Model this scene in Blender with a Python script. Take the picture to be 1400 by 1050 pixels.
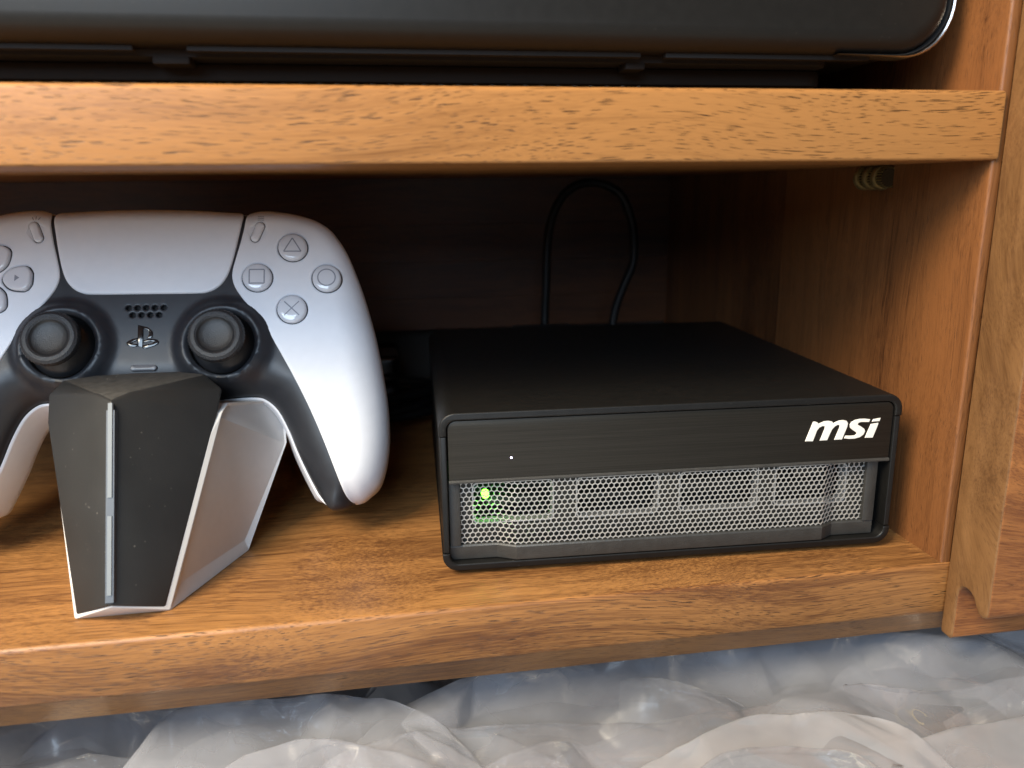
import bpy, bmesh, math, random
import numpy as np
from mathutils import Vector, Matrix
from mathutils.geometry import delaunay_2d_cdt, tessellate_polygon

# ------------------------------------------------------------------ clear
for o in list(bpy.data.objects):
    bpy.data.objects.remove(o, do_unlink=True)
scene = bpy.context.scene
COL = scene.collection
S = 0.001                                            # all sizes below are in millimetres

# ------------------------------------------------------------------ camera
def cam_axes(yaw, pitch, roll):
    f = Vector((math.sin(yaw)*math.cos(pitch), math.cos(yaw)*math.cos(pitch), -math.sin(pitch)))
    r = Vector((math.cos(yaw), -math.sin(yaw), 0)); u = r.cross(f)
    c, s = math.cos(roll), math.sin(roll)
    return c*r+s*u, -s*r+c*u, f
cr, cu, cf = cam_axes(0.1575, 0.2407, -0.0117)
cam_d = bpy.data.cameras.new('camera')
cam = bpy.data.objects.new('camera', cam_d); COL.objects.link(cam)
m = Matrix((cr, cu, -cf)).transposed().to_4x4(); m.translation = Vector((-174.49, -211.47, 119.81))*S
cam.matrix_world = m
cam_d.sensor_fit = 'HORIZONTAL'; cam_d.sensor_width = 8.8; cam_d.lens = 8.8*1086.3/1400
cam_d.clip_start = 0.005; cam_d.clip_end = 60
cam_d.dof.use_dof = True; cam_d.dof.focus_distance = 0.262; cam_d.dof.aperture_fstop = 2.6
scene.camera = cam

# ------------------------------------------------------------------ light
world = bpy.data.worlds.new('World'); scene.world = world; world.use_nodes = True
bg = world.node_tree.nodes['Background']; bg.inputs[0].default_value = (0.88, 0.92, 1.0, 1); bg.inputs[1].default_value = 0.14
def area(name, loc, target, size, size_y, power, color):
    l = bpy.data.lights.new(name, 'AREA'); l.shape = 'RECTANGLE'; l.size = size; l.size_y = size_y
    l.energy = power; l.color = color
    o = bpy.data.objects.new(name, l); COL.objects.link(o)
    o.location = loc
    o.rotation_euler = (Vector(target)-Vector(loc)).to_track_quat('-Z', 'Y').to_euler()
    return o
area('ceiling_lamp', (-0.66, -0.36, 0.66), (-0.22, 0.03, 0.05), 0.40, 0.40, 19.5, (1.0, 0.87, 0.66))
area('window_light', (-0.70, -1.46, 0.76), (-0.2, 0.0, 0.05), 1.0, 0.85, 28.0, (0.63, 0.80, 1.0))
scene.view_settings.view_transform = 'Standard'; scene.view_settings.look = 'None'
scene.view_settings.exposure = 0.0; scene.view_settings.gamma = 1.0
scene.render.engine = 'CYCLES'
scene.cycles.use_denoising = True; scene.cycles.use_adaptive_sampling = True; scene.cycles.adaptive_threshold = 0.02
scene.cycles.caustics_reflective = False; scene.cycles.caustics_refractive = False
scene.cycles.max_bounces = 5; scene.cycles.diffuse_bounces = 3; scene.cycles.glossy_bounces = 3; scene.cycles.transparent_max_bounces = 22

# ------------------------------------------------------------------ helpers
def empty(name, loc=(0, 0, 0), label=None, cat=None, group=None):
    o = bpy.data.objects.new(name, None); COL.objects.link(o); o.location = Vector(loc)*S
    o.empty_display_size = 0.01
    tag(o, label, cat, group)
    return o
def tag(o, label=None, cat=None, group=None, kind=None):
    if label: o['label'] = label
    if cat: o['category'] = cat
    if group: o['group'] = group
    if kind: o['kind'] = kind
    return o
def sharp(me, ang):
    bm = bmesh.new(); bm.from_mesh(me)
    bmesh.ops.remove_doubles(bm, verts=bm.verts, dist=1e-6)
    bmesh.ops.recalc_face_normals(bm, faces=bm.faces)
    for f in bm.faces: f.smooth = True
    for e in bm.edges:
        if len(e.link_faces) == 2:
            e.smooth = e.calc_face_angle(0) < ang
    bm.to_mesh(me); bm.free()
def obj(name, V, F, mat, parent=None, ang=35, local=True):
    """V in mm (parent's local space)."""
    me = bpy.data.meshes.new(name)
    me.from_pydata([tuple(float(c)*S for c in v) for v in V], [], [tuple(int(i) for i in f) for f in F])
    me.update(); sharp(me, math.radians(ang))
    if mat: me.materials.append(mat)
    o = bpy.data.objects.new(name, me); COL.objects.link(o)
    if parent is not None: o.parent = parent
    return o
class MB:
    def __init__(s): s.V = []; s.F = []
    def add(s, V, F):
        n = len(s.V); s.V += [tuple(v) for v in V]; s.F += [tuple(i+n for i in f) for f in F]; return s
    def build(s, name, mat, parent=None, ang=35): return obj(name, s.V, s.F, mat, parent, ang)
def box(x0, x1, y0, y1, z0, z1):
    V = [(x, y, z) for x in (x0, x1) for y in (y0, y1) for z in (z0, z1)]
    F = [(0, 1, 3, 2), (4, 6, 7, 5), (0, 4, 5, 1), (2, 3, 7, 6), (0, 2, 6, 4), (1, 5, 7, 3)]
    return V, F
def area2(P): return 0.5*sum(P[i][0]*P[(i+1) % len(P)][1]-P[(i+1) % len(P)][0]*P[i][1] for i in range(len(P)))
def ccw(P): return list(P) if area2(P) > 0 else list(P)[::-1]
def offset(P, d):
    """inset a CCW polygon by d (mitred)."""
    n = len(P); out = []
    for i in range(n):
        a, b, c = np.array(P[i-1], float), np.array(P[i], float), np.array(P[(i+1) % n], float)
        e1 = b-a; e2 = c-b; l1 = np.hypot(*e1) or 1e-9; l2 = np.hypot(*e2) or 1e-9
        n1 = np.array([-e1[1], e1[0]])/l1; n2 = np.array([-e2[1], e2[0]])/l2
        mvec = n1+n2; k = 1+n1@n2
        out.append(tuple(b+d*mvec/max(k, 0.35)))
    return out
def round_rect(x0, x1, z0, z1, r, n=6):
    rs = r if isinstance(r, (tuple, list)) else (r, r, r, r)       # bl, br, tr, tl
    P = []
    for (cx, cz, rr, a0) in ((x0, z0, rs[0], 180), (x1, z0, rs[1], 270), (x1, z1, rs[2], 0), (x0, z1, rs[3], 90)):
        sx = 1 if cx == x0 else -1; sz = 1 if cz == z0 else -1
        if rr <= 0: P.append((cx, cz)); continue
        for k in range(n+1):
            a = math.radians(a0+90*k/n); P.append((cx+sx*rr+rr*math.cos(a), cz+sz*rr+rr*math.sin(a)))
    return P
def fan(loop): return [tuple(loop)]
def tess(P, base=0):
    """triangles of a simple polygon"""
    t = tessellate_polygon([[Vector((p[0], p[1], 0)) for p in P]])
    return [tuple(base+i for i in tri) for tri in t]
def prism(P, t0, t1, place, bev0=0.0, bev1=0.0, seg=2):
    """extrude polygon P along an axis from t0 to t1; place(a,b,t)->xyz; rounded edges at either end."""
    P = ccw(P); n = len(P); loops = []
    if bev0:
        for k in range(seg+1):
            a = math.pi/2*k/seg; loops.append((offset(P, bev0*(1-math.sin(a))), t0+(1 if t1 > t0 else -1)*bev0*(1-math.cos(a))))
    else: loops.append((P, t0))
    if bev1:
        for k in range(seg+1):
            a = math.pi/2*k/seg; loops.append((offset(P, bev1*(1-math.cos(a))), t1-(1 if t1 > t0 else -1)*bev1*(1-math.sin(a))))
    else: loops.append((P, t1))
    V = []; F = []
    for L, t in loops: V += [place(a, b, t) for a, b in L]
    for k in range(len(loops)-1):
        for i in range(n):
            j = (i+1) % n; F.append((k*n+i, k*n+j, (k+1)*n+j, (k+1)*n+i))
    F += tess(loops[0][0], 0); F += tess(loops[-1][0], (len(loops)-1)*n)
    return V, F
XZ = lambda a, b, t: (a, t, b)       # polygon in x,z extruded along y
YZ = lambda a, b, t: (t, a, b)       # polygon in y,z extruded along x
XY = lambda a, b, t: (a, b, t)
def catmull(P, closed=True, step=1.2):
    P = [np.array(p, float) for p in P]; n = len(P); out = []
    rng = range(n) if closed else range(n-1)
    for i in rng:
        if closed: p0, p1, p2, p3 = P[i-1], P[i], P[(i+1) % n], P[(i+2) % n]
        else: p0, p1, p2, p3 = P[max(i-1, 0)], P[i], P[i+1], P[min(i+2, n-1)]
        k = max(1, int(round(np.linalg.norm(p2-p1)/step)))
        for j in range(k):
            t = j/k
            out.append(0.5*((2*p1)+(-p0+p2)*t+(2*p0-5*p1+4*p2-p3)*t*t+(-p0+3*p1-3*p2+p3)*t**3))
    if not closed: out.append(P[-1])
    return [tuple(p) for p in out]
def tube(points, r, n=12, closed=False, cap=True, step=None):
    P = catmull(points, closed, step) if step else points
    P = [Vector(p) for p in P]; N = len(P); V = []; F = []
    T = [((P[(i+1) % N] if closed or i < N-1 else P[i])-(P[i-1] if closed or i > 0 else P[i])).normalized() for i in range(N)]
    nrm = T[0].orthogonal().normalized()
    for i in range(N):
        nrm = (nrm-T[i]*nrm.dot(T[i])).normalized(); b = T[i].cross(nrm)
        rr = r(i/(N-1)) if callable(r) else r
        V += [tuple(P[i]+(nrm*math.cos(2*math.pi*k/n)+b*math.sin(2*math.pi*k/n))*rr) for k in range(n)]
    for i in range(N if closed else N-1):
        j = (i+1) % N
        for k in range(n): F.append((i*n+k, i*n+(k+1) % n, j*n+(k+1) % n, j*n+k))
    if cap and not closed: F += [tuple(range(n))[::-1], tuple((N-1)*n+k for k in range(n))]
    return V, F
def lathe(prof, n=32, c=(0, 0)):
    """profile [(r,w)...] around local w axis"""
    V = []; F = []; m_ = len(prof)
    for k in range(n):
        a = 2*math.pi*k/n; V += [(c[0]+r*math.cos(a), c[1]+r*math.sin(a), w) for r, w in prof]
    for k in range(n):
        j = (k+1) % n
        for i in range(m_-1): F.append((k*m_+i, j*m_+i, j*m_+i+1, k*m_+i+1))
    return V, F
def pip(pts, poly):
    pts = np.asarray(pts, float); x, y = pts[:, 0], pts[:, 1]; P = np.asarray(poly, float); ins = np.zeros(len(pts), bool)
    j = len(P)-1
    for i in range(len(P)):
        xi, yi, xj, yj = *P[i], *P[j]
        c = ((yi > y) != (yj > y)) & (x < (xj-xi)*(y-yi)/((yj-yi) if yj != yi else 1e-12)+xi); ins ^= c; j = i
    return ins
def dist_poly(pts, poly, closed=True):
    pts = np.asarray(pts, float); P = np.asarray(poly, float); best = np.full(len(pts), 1e9)
    n = len(P)
    for i in range(n if closed else n-1):
        a, b = P[i], P[(i+1) % n]; ab = b-a; L = ab@ab
        t = np.clip(((pts-a)@ab)/(L if L > 0 else 1), 0, 1); d = np.hypot(*(pts-(a+t[:, None]*ab)).T); best = np.minimum(best, d)
    return best
def cdt_fill(outer, holes=(), step=1.5, rings=(0.25, 0.7)):
    """triangulated plane region with holes; returns pts (k,2), tris, boundary loops (index lists)"""
    outer = ccw(outer); loops = [outer]+[ccw(h) for h in holes]
    pts = []; edges = []
    for L in loops:
        b = len(pts); pts += [tuple(map(float, p)) for p in L]
        edges += [(b+i, b+(i+1) % len(L)) for i in range(len(L))]
    nb = len(pts)
    cand = []
    for d in rings:
        cand += offset(outer, d)
        for h in loops[1:]: cand += offset(h, -d)
    A = np.array(outer); x0, y0 = A.min(0); x1, y1 = A.max(0)
    row = 0; y = y0+step/2
    while y < y1:
        x = x0+(step/2 if row % 2 else 0)
        while x < x1: cand.append((x, y)); x += step
        y += step*0.866; row += 1
    cand = np.array(cand, float)
    ok = pip(cand, outer)
    d = dist_poly(cand, outer)
    for h in loops[1:]:
        ok &= ~pip(cand, h); d = np.minimum(d, dist_poly(cand, h))
    nr = len(cand); lim = np.full(nr, step*0.55)
    k = 0
    for dd in rings:
        k2 = k+len(outer)+sum(len(h) for h in loops[1:]); lim[k:k2] = dd*0.85; k = k2
    lim[k:] = max(step*0.45, (rings[-1]*1.25 if rings else 0))
    cand = cand[ok & (d > lim)]
    pts += [tuple(c) for c in cand]
    v, e, f, ov, oe, of = delaunay_2d_cdt([Vector(p) for p in pts], edges, [], 0, 1e-5)
    v = np.array([tuple(q) for q in v]); f = [tuple(t) for t in f]
    cen = np.array([v[list(t)].mean(0) for t in f])
    keep = pip(cen, outer)
    for h in loops[1:]: keep &= ~pip(cen, h)
    f = [t for t, kk in zip(f, keep) if kk]
    return v, f
def panel(outer, holes, zf, thick, er=0.5, step=1.5, rings=(0.2, 0.6)):
    """curved plate: top follows zf(u,v), edges rounded by er, walls go down by thick"""
    P, T = cdt_fill(outer, holes, step, rings)
    d = dist_poly(P, outer)
    for h in holes: d = np.minimum(d, dist_poly(P, h))
    dd = np.clip(er-d, 0, er); z = zf(P)-(er-np.sqrt(np.maximum(er*er-dd*dd, 0)))
    V = [(p[0], p[1], w) for p, w in zip(P, z)]; F = list(T)
    cnt = {}
    for t in T:
        for i in range(3):
            a, b = t[i], t[(i+1) % 3]; k = (min(a, b), max(a, b)); cnt[k] = (cnt.get(k, (0,))[0]+1, a, b)
    low = {}
    for k, (c, a, b) in cnt.items():
        if c == 1:
            for i in (a, b):
                if i not in low: low[i] = len(V); V.append((V[i][0], V[i][1], V[i][2]-thick))
            F.append((b, a, low[a], low[b]))
    return V, F
def ribbon(pts, wd, zf, closed=False):
    n = len(pts); V = []; F = []
    for i in range(n):
        a = np.array(pts[i-1] if (closed or i > 0) else pts[i], float); b = np.array(pts[(i+1) % n] if (closed or i < n-1) else pts[i], float)
        t = b-a; t /= np.hypot(*t); nn = np.array([-t[1], t[0]]); p = np.array(pts[i], float)
        for s_ in (1, -1):
            q = p+nn*wd/2*s_; V.append((q[0], q[1], zf(q)))
    for i in range(n if closed else n-1):
        j = (i+1) % n; F.append((2*i, 2*i+1, 2*j+1, 2*j))
    return V, F
def circle(c, r, n=28): return [(c[0]+r*math.cos(2*math.pi*k/n), c[1]+r*math.sin(2*math.pi*k/n)) for k in range(n)]
def mirror(P): return [(-x, y) for x, y in P][::-1]
def sstep(a, b, x):
    t = np.clip((x-a)/(b-a), 0, 1); return t*t*(3-2*t)

# ------------------------------------------------------------------ materials
def nt(name):
    mt = bpy.data.materials.new(name); mt.use_nodes = True; t = mt.node_tree
    return mt, t, t.nodes['Principled BSDF']
def plain(name, col, rough=0.5, metal=0.0, noise=0.06, scale=300, bump=0.0, bscale=2500, coat=0.0, spec=0.5, dust=0.0, emit=None, estr=0):
    mt, t, b = nt(name); N = t.nodes; L = t.links
    tc = N.new('ShaderNodeTexCoord')
    n1 = N.new('ShaderNodeTexNoise'); n1.inputs['Scale'].default_value = scale; n1.inputs['Detail'].default_value = 5
    L.new(tc.outputs['Object'], n1.inputs['Vector'])
    r = N.new('ShaderNodeValToRGB'); e = r.color_ramp.elements
    e[0].position = 0.3; e[1].position = 0.7
    e[0].color = tuple(c*(1-noise) for c in col)+(1,); e[1].color = tuple(min(1, c*(1+noise)) for c in col)+(1,)
    L.new(n1.outputs['Fac'], r.inputs[0]); out = r.outputs[0]
    if dust:
        v = N.new('ShaderNodeTexVoronoi'); v.inputs['Scale'].default_value = 420; L.new(tc.outputs['Object'], v.inputs['Vector'])
        n3 = N.new('ShaderNodeTexNoise'); n3.inputs['Scale'].default_value = 70; n3.inputs['Detail'].default_value = 3; L.new(tc.outputs['Object'], n3.inputs['Vector'])
        mr = N.new('ShaderNodeMapRange'); mr.inputs[1].default_value = 0.13; mr.inputs[2].default_value = 0.06; L.new(v.outputs['Distance'], mr.inputs[0])
        m2 = N.new('ShaderNodeMapRange'); m2.inputs[1].default_value = 0.52; m2.inputs[2].default_value = 0.62; L.new(n3.outputs['Fac'], m2.inputs[0])
        mu = N.new('ShaderNodeMath'); mu.operation = 'MULTIPLY'; L.new(mr.outputs[0], mu.inputs[0]); L.new(m2.outputs[0], mu.inputs[1])
        n4 = N.new('ShaderNodeTexNoise'); n4.inputs['Scale'].default_value = 45; n4.inputs['Detail'].default_value = 6; L.new(tc.outputs['Object'], n4.inputs['Vector'])
        m4 = N.new('ShaderNodeMapRange'); m4.inputs[1].default_value = 0.4; m4.inputs[2].default_value = 0.8; m4.inputs[4].default_value = 0.03; L.new(n4.outputs['Fac'], m4.inputs[0])
        ad = N.new('ShaderNodeMath'); ad.operation = 'ADD'; L.new(mu.outputs[0], ad.inputs[0]); L.new(m4.outputs[0], ad.inputs[1])
        sc = N.new('ShaderNodeMath'); sc.operation = 'MULTIPLY'; sc.inputs[1].default_value = dust; sc.use_clamp = True; L.new(ad.outputs[0], sc.inputs[0])
        mx = N.new('ShaderNodeMix'); mx.data_type = 'RGBA'; L.new(sc.outputs[0], mx.inputs[0]); L.new(out, mx.inputs[6]); mx.inputs[7].default_value = (0.42, 0.38, 0.33, 1)
        out = mx.outputs[2]
    L.new(out, b.inputs['Base Color'])
    rr = N.new('ShaderNodeMapRange'); rr.inputs[3].default_value = max(0, rough-0.05); rr.inputs[4].default_value = rough+0.05
    L.new(n1.outputs['Fac'], rr.inputs[0]); L.new(rr.outputs[0], b.inputs['Roughness'])
    b.inputs['Metallic'].default_value = metal; b.inputs['Specular IOR Level'].default_value = spec
    b.inputs['Coat Weight'].default_value = coat; b.inputs['Coat Roughness'].default_value = 0.12
    if bump:
        n2 = N.new('ShaderNodeTexNoise'); n2.inputs['Scale'].default_value = bscale; n2.inputs['Detail'].default_value = 2
        L.new(tc.outputs['Object'], n2.inputs['Vector'])
        bp = N.new('ShaderNodeBump'); bp.inputs['Strength'].default_value = bump; bp.inputs['Distance'].default_value = 0.0002
        L.new(n2.outputs['Fac'], bp.inputs['Height']); L.new(bp.outputs[0], b.inputs['Normal'])
    if emit: b.inputs['Emission Color'].default_value = emit+(1,); b.inputs['Emission Strength'].default_value = estr
    return mt
def wood(name, grain, light, dark, pore_amt=0.7, plen=5.0, pw=0.62, den=0.15, tone=1.0, rough=0.40, wob=1.0, soft=0.5):
    mt, t, b = nt(name); N = t.nodes; L = t.links
    def math_(op, a, bb=None, cl=False):
        n = N.new('ShaderNodeMath'); n.operation = op; n.use_clamp = cl
        for i, q in enumerate((a, bb)):
            if q is None: continue
            if isinstance(q, (int, float)): n.inputs[i].default_value = q
            else: L.new(q, n.inputs[i])
        return n.outputs[0]
    def mapr(v, a, b_, c=0.0, d=1.0):
        n = N.new('ShaderNodeMapRange'); L.new(v, n.inputs[0])
        for k, q in enumerate((a, b_, c, d)): n.inputs[k+1].default_value = q
        return n.outputs[0]
    tc = N.new('ShaderNodeTexCoord'); oi = N.new('ShaderNodeObjectInfo')
    va = N.new('ShaderNodeVectorMath'); va.operation = 'MULTIPLY_ADD'
    cx = N.new('ShaderNodeCombineXYZ'); [L.new(oi.outputs['Random'], cx.inputs[k]) for k in range(3)]
    L.new(cx.outputs[0], va.inputs[0]); va.inputs[1].default_value = (3.1, 1.7, 2.3); L.new(tc.outputs['Object'], va.inputs[2])
    wn = N.new('ShaderNodeTexNoise'); wn.inputs['Scale'].default_value = 9; wn.inputs['Detail'].default_value = 1.0; L.new(va.outputs[0], wn.inputs['Vector'])
    wv = N.new('ShaderNodeVectorMath'); wv.operation = 'MULTIPLY_ADD'; L.new(wn.outputs['Color'], wv.inputs[0])
    am = [0.045*wob]*3; am['xyz'.index(grain)] = 0.0
    wv.inputs[1].default_value = am; L.new(va.outputs[0], wv.inputs[2])
    def mp(al, ac):
        n = N.new('ShaderNodeMapping'); sc = [1000/ac]*3; sc['xyz'.index(grain)] = 1000/al
        n.inputs['Scale'].default_value = sc; L.new(wv.outputs[0], n.inputs['Vector']); return n.outputs[0]
    def noise(vec, detail=3, rgh=0.55):
        n = N.new('ShaderNodeTexNoise'); n.inputs['Scale'].default_value = 1; n.inputs['Detail'].default_value = detail; n.inputs['Roughness'].default_value = rgh
        L.new(vec, n.inputs['Vector']); return n.outputs['Fac']
    def voro(vec):
        n = N.new('ShaderNodeTexVoronoi'); n.inputs['Scale'].default_value = 1; L.new(vec, n.inputs['Vector']); return n.outputs['Distance']
    big = noise(mp(170, 17), 2); band = noise(mp(120, 1.9), 4, 0.7); fib = noise(mp(20, 0.28), 2, 0.65)
    f = math_('ADD', math_('MULTIPLY', big, 0.52), math_('MULTIPLY', band, 0.48))
    f = math_('ADD', f, math_('MULTIPLY', math_('SUBTRACT', fib, 0.5), soft))
    f = math_('ADD', f, math_('MULTIPLY', math_('SUBTRACT', oi.outputs['Random'], 0.5), 0.22*tone))
    rp = N.new('ShaderNodeValToRGB'); e = rp.color_ramp.elements; e[0].position = 0.32; e[1].position = 0.63
    e[0].color = dark+(1,); e[1].color = light+(1,)
    mid = e.new(0.47); mid.color = tuple(0.42*a+0.58*c for a, c in zip(dark, light))+(1,)
    L.new(f, rp.inputs[0])
    clus = math_('SUBTRACT', band, 0.5)
    th1 = math_('ADD', math_('MULTIPLY', clus, 0.75), den); th2 = math_('ADD', math_('MULTIPLY', clus, 0.55), den*0.75)
    p1 = mapr(math_('SUBTRACT', th1, voro(mp(plen, pw))), -0.03, 0.09); p2 = mapr(math_('SUBTRACT', th2, voro(mp(plen*2.6, pw*1.7))), -0.03, 0.06)
    pore = math_('MAXIMUM', math_('MULTIPLY', p1, pore_amt), math_('MULTIPLY', p2, pore_amt))
    fine = mapr(fib, 0.58, 0.74, 0.0, 0.28*min(1, pore_amt+0.3))
    pore = math_('MAXIMUM', pore, fine)
    mx = N.new('ShaderNodeMix'); mx.data_type = 'RGBA'; L.new(pore, mx.inputs[0]); L.new(rp.outputs[0], mx.inputs[6])
    mx.inputs[7].default_value = tuple(c*0.24 for c in dark)+(1,)
    L.new(mx.outputs[2], b.inputs['Base Color'])
    L.new(mapr(band, 0.0, 1.0, rough-0.08, rough+0.10), b.inputs['Roughness'])
    b.inputs['Specular IOR Level'].default_value = 0.42
    bp = N.new('ShaderNodeBump'); bp.inputs['Strength'].default_value = 0.45; bp.inputs['Distance'].default_value = 0.00022
    L.new(math_('SUBTRACT', math_('MULTIPLY', fib, 0.35), pore), bp.inputs['Height']); L.new(bp.outputs[0], b.inputs['Normal'])
    return mt
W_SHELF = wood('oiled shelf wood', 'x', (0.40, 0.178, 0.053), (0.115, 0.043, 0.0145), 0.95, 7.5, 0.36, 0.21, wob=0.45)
W_FLOOR = wood('shelf board wood', 'x', (0.37, 0.172, 0.053), (0.11, 0.044, 0.0145), 0.55, 11.0, 0.40, 0.17, wob=0.6, soft=0.9)
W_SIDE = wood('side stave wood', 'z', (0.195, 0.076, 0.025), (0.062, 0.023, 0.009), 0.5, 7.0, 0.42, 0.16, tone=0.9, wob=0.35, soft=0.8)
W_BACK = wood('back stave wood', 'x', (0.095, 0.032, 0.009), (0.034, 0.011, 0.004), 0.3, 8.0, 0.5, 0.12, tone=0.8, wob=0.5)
W_DOOR = wood('door face wood', 'x', (0.36, 0.140, 0.040), (0.14, 0.046, 0.015), 0.6, 9.0, 0.45, 0.18)
W_END = wood('door edge wood', 'z', (0.225, 0.112, 0.042), (0.11, 0.050, 0.018), 0.3, 3.0, 0.4, 0.15, tone=0.4, rough=0.5, wob=2.0)
M_WHITE = plain('white satin plastic', (0.80, 0.81, 0.85), 0.55, noise=0.015, bump=0.2, bscale=3600, spec=0.38)
M_BLACKPL = plain('black satin plastic', (0.017, 0.018, 0.021), 0.40, noise=0.08, bump=0.15, bscale=4500)
M_GREYBODY = plain('dark grey body plastic', (0.019, 0.021, 0.026), 0.43, noise=0.08, bump=0.10, bscale=4500)
M_VOID = plain('dark recess', (0.004, 0.004, 0.004), 0.8)
M_BUTTON = plain('clear grey button plastic', (0.68, 0.69, 0.73), 0.12, noise=0.01, coat=0.6)
M_MARK = plain('grey print', (0.24, 0.25, 0.29), 0.5)
M_RUBBER = plain('stick rubber', (0.020, 0.020, 0.021), 0.42, bump=0.5, bscale=3800)
M_KNURL = plain('knurled rubber', (0.022, 0.022, 0.024), 0.46, bump=1.0, bscale=2600)
M_GLOSSB = plain('gloss black plastic', (0.012, 0.012, 0.013), 0.12, noise=0.05, coat=0.4)
M_DOCK = plain('soft touch black', (0.020, 0.0205, 0.021), 0.50, noise=0.10, scale=60, bump=0.18, dust=0.3)
M_DOCKW = plain('white dock plastic', (0.64, 0.62, 0.60), 0.48, noise=0.02, bump=0.1)
M_STRIP = plain('frosted light strip', (0.15, 0.16, 0.165), 0.42, noise=0.04)
M_STRIPBED = plain('strip channel grey', (0.055, 0.06, 0.07), 0.4)
M_CASE = plain('black powder coated metal', (0.006, 0.0058, 0.0055), 0.45, spec=0.32, noise=0.12, bump=0.25, bscale=3500, dust=0.06)
M_BEZEL = plain('textured black bezel', (0.030, 0.029, 0.027), 0.46, noise=0.15, bump=0.6, bscale=2600)
M_MESH = plain('bare metal mesh', (0.56, 0.55, 0.53), 0.38, metal=0.6, noise=0.05)
M_PLATE = plain('dull inner plate', (0.030, 0.029, 0.026), 0.45, metal=0.3)
M_LOGO = plain('cream silver logo', (0.86, 0.82, 0.74), 0.35, metal=0.15, noise=0.02)
M_CABLE = plain('black cable jacket', (0.006, 0.006, 0.006), 0.5, spec=0.25, noise=0.1)
M_BRASS = plain('aged brass', (0.33, 0.25, 0.11), 0.45, metal=0.9, noise=0.2, scale=700)
M_CHROME = plain('polished trim', (0.50, 0.48, 0.46), 0.24, metal=1.0, noise=0.03)
M_DEVICE = plain('charcoal lacquer', (0.009, 0.008, 0.0068), 0.42, noise=0.06, spec=0.3, dust=0.03)
M_DEVBASE = plain('matte black base', (0.014, 0.0125, 0.011), 0.7, spec=0.25)
M_GREEN = plain('green led', (0.1, 0.9, 0.1), 0.3, emit=(0.10, 1.0, 0.02), estr=20)
M_PIN = plain('violet white led', (0.8, 0.75, 1.0), 0.3, emit=(0.75, 0.65, 1.0), estr=5)
def brushed():
    mt, t, b = nt('brushed dark aluminium'); N = t.nodes; L = t.links
    tc = N.new('ShaderNodeTexCoord'); mp = N.new('ShaderNodeMapping'); mp.inputs['Scale'].default_value = (28, 800, 5200); L.new(tc.outputs['Object'], mp.inputs['Vector'])
    n = N.new('ShaderNodeTexNoise'); n.inputs['Scale'].default_value = 1; n.inputs['Detail'].default_value = 4; L.new(mp.outputs[0], n.inputs['Vector'])
    r = N.new('ShaderNodeValToRGB'); e = r.color_ramp.elements; e[0].position = 0.33; e[1].position = 0.72; e[0].color = (0.021, 0.019, 0.0155, 1); e[1].color = (0.036, 0.0325, 0.027, 1)
    L.new(n.outputs['Fac'], r.inputs[0]); L.new(r.outputs[0], b.inputs['Base Color'])
    b.inputs['Metallic'].default_value = 0.65; b.inputs['Roughness'].default_value = 0.42
    bp = N.new('ShaderNodeBump'); bp.inputs['Strength'].default_value = 0.18; bp.inputs['Distance'].default_value = 0.0001; L.new(n.outputs['Fac'], bp.inputs['Height']); L.new(bp.outputs[0], b.inputs['Normal'])
    return mt
M_BRUSH = brushed()
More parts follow.
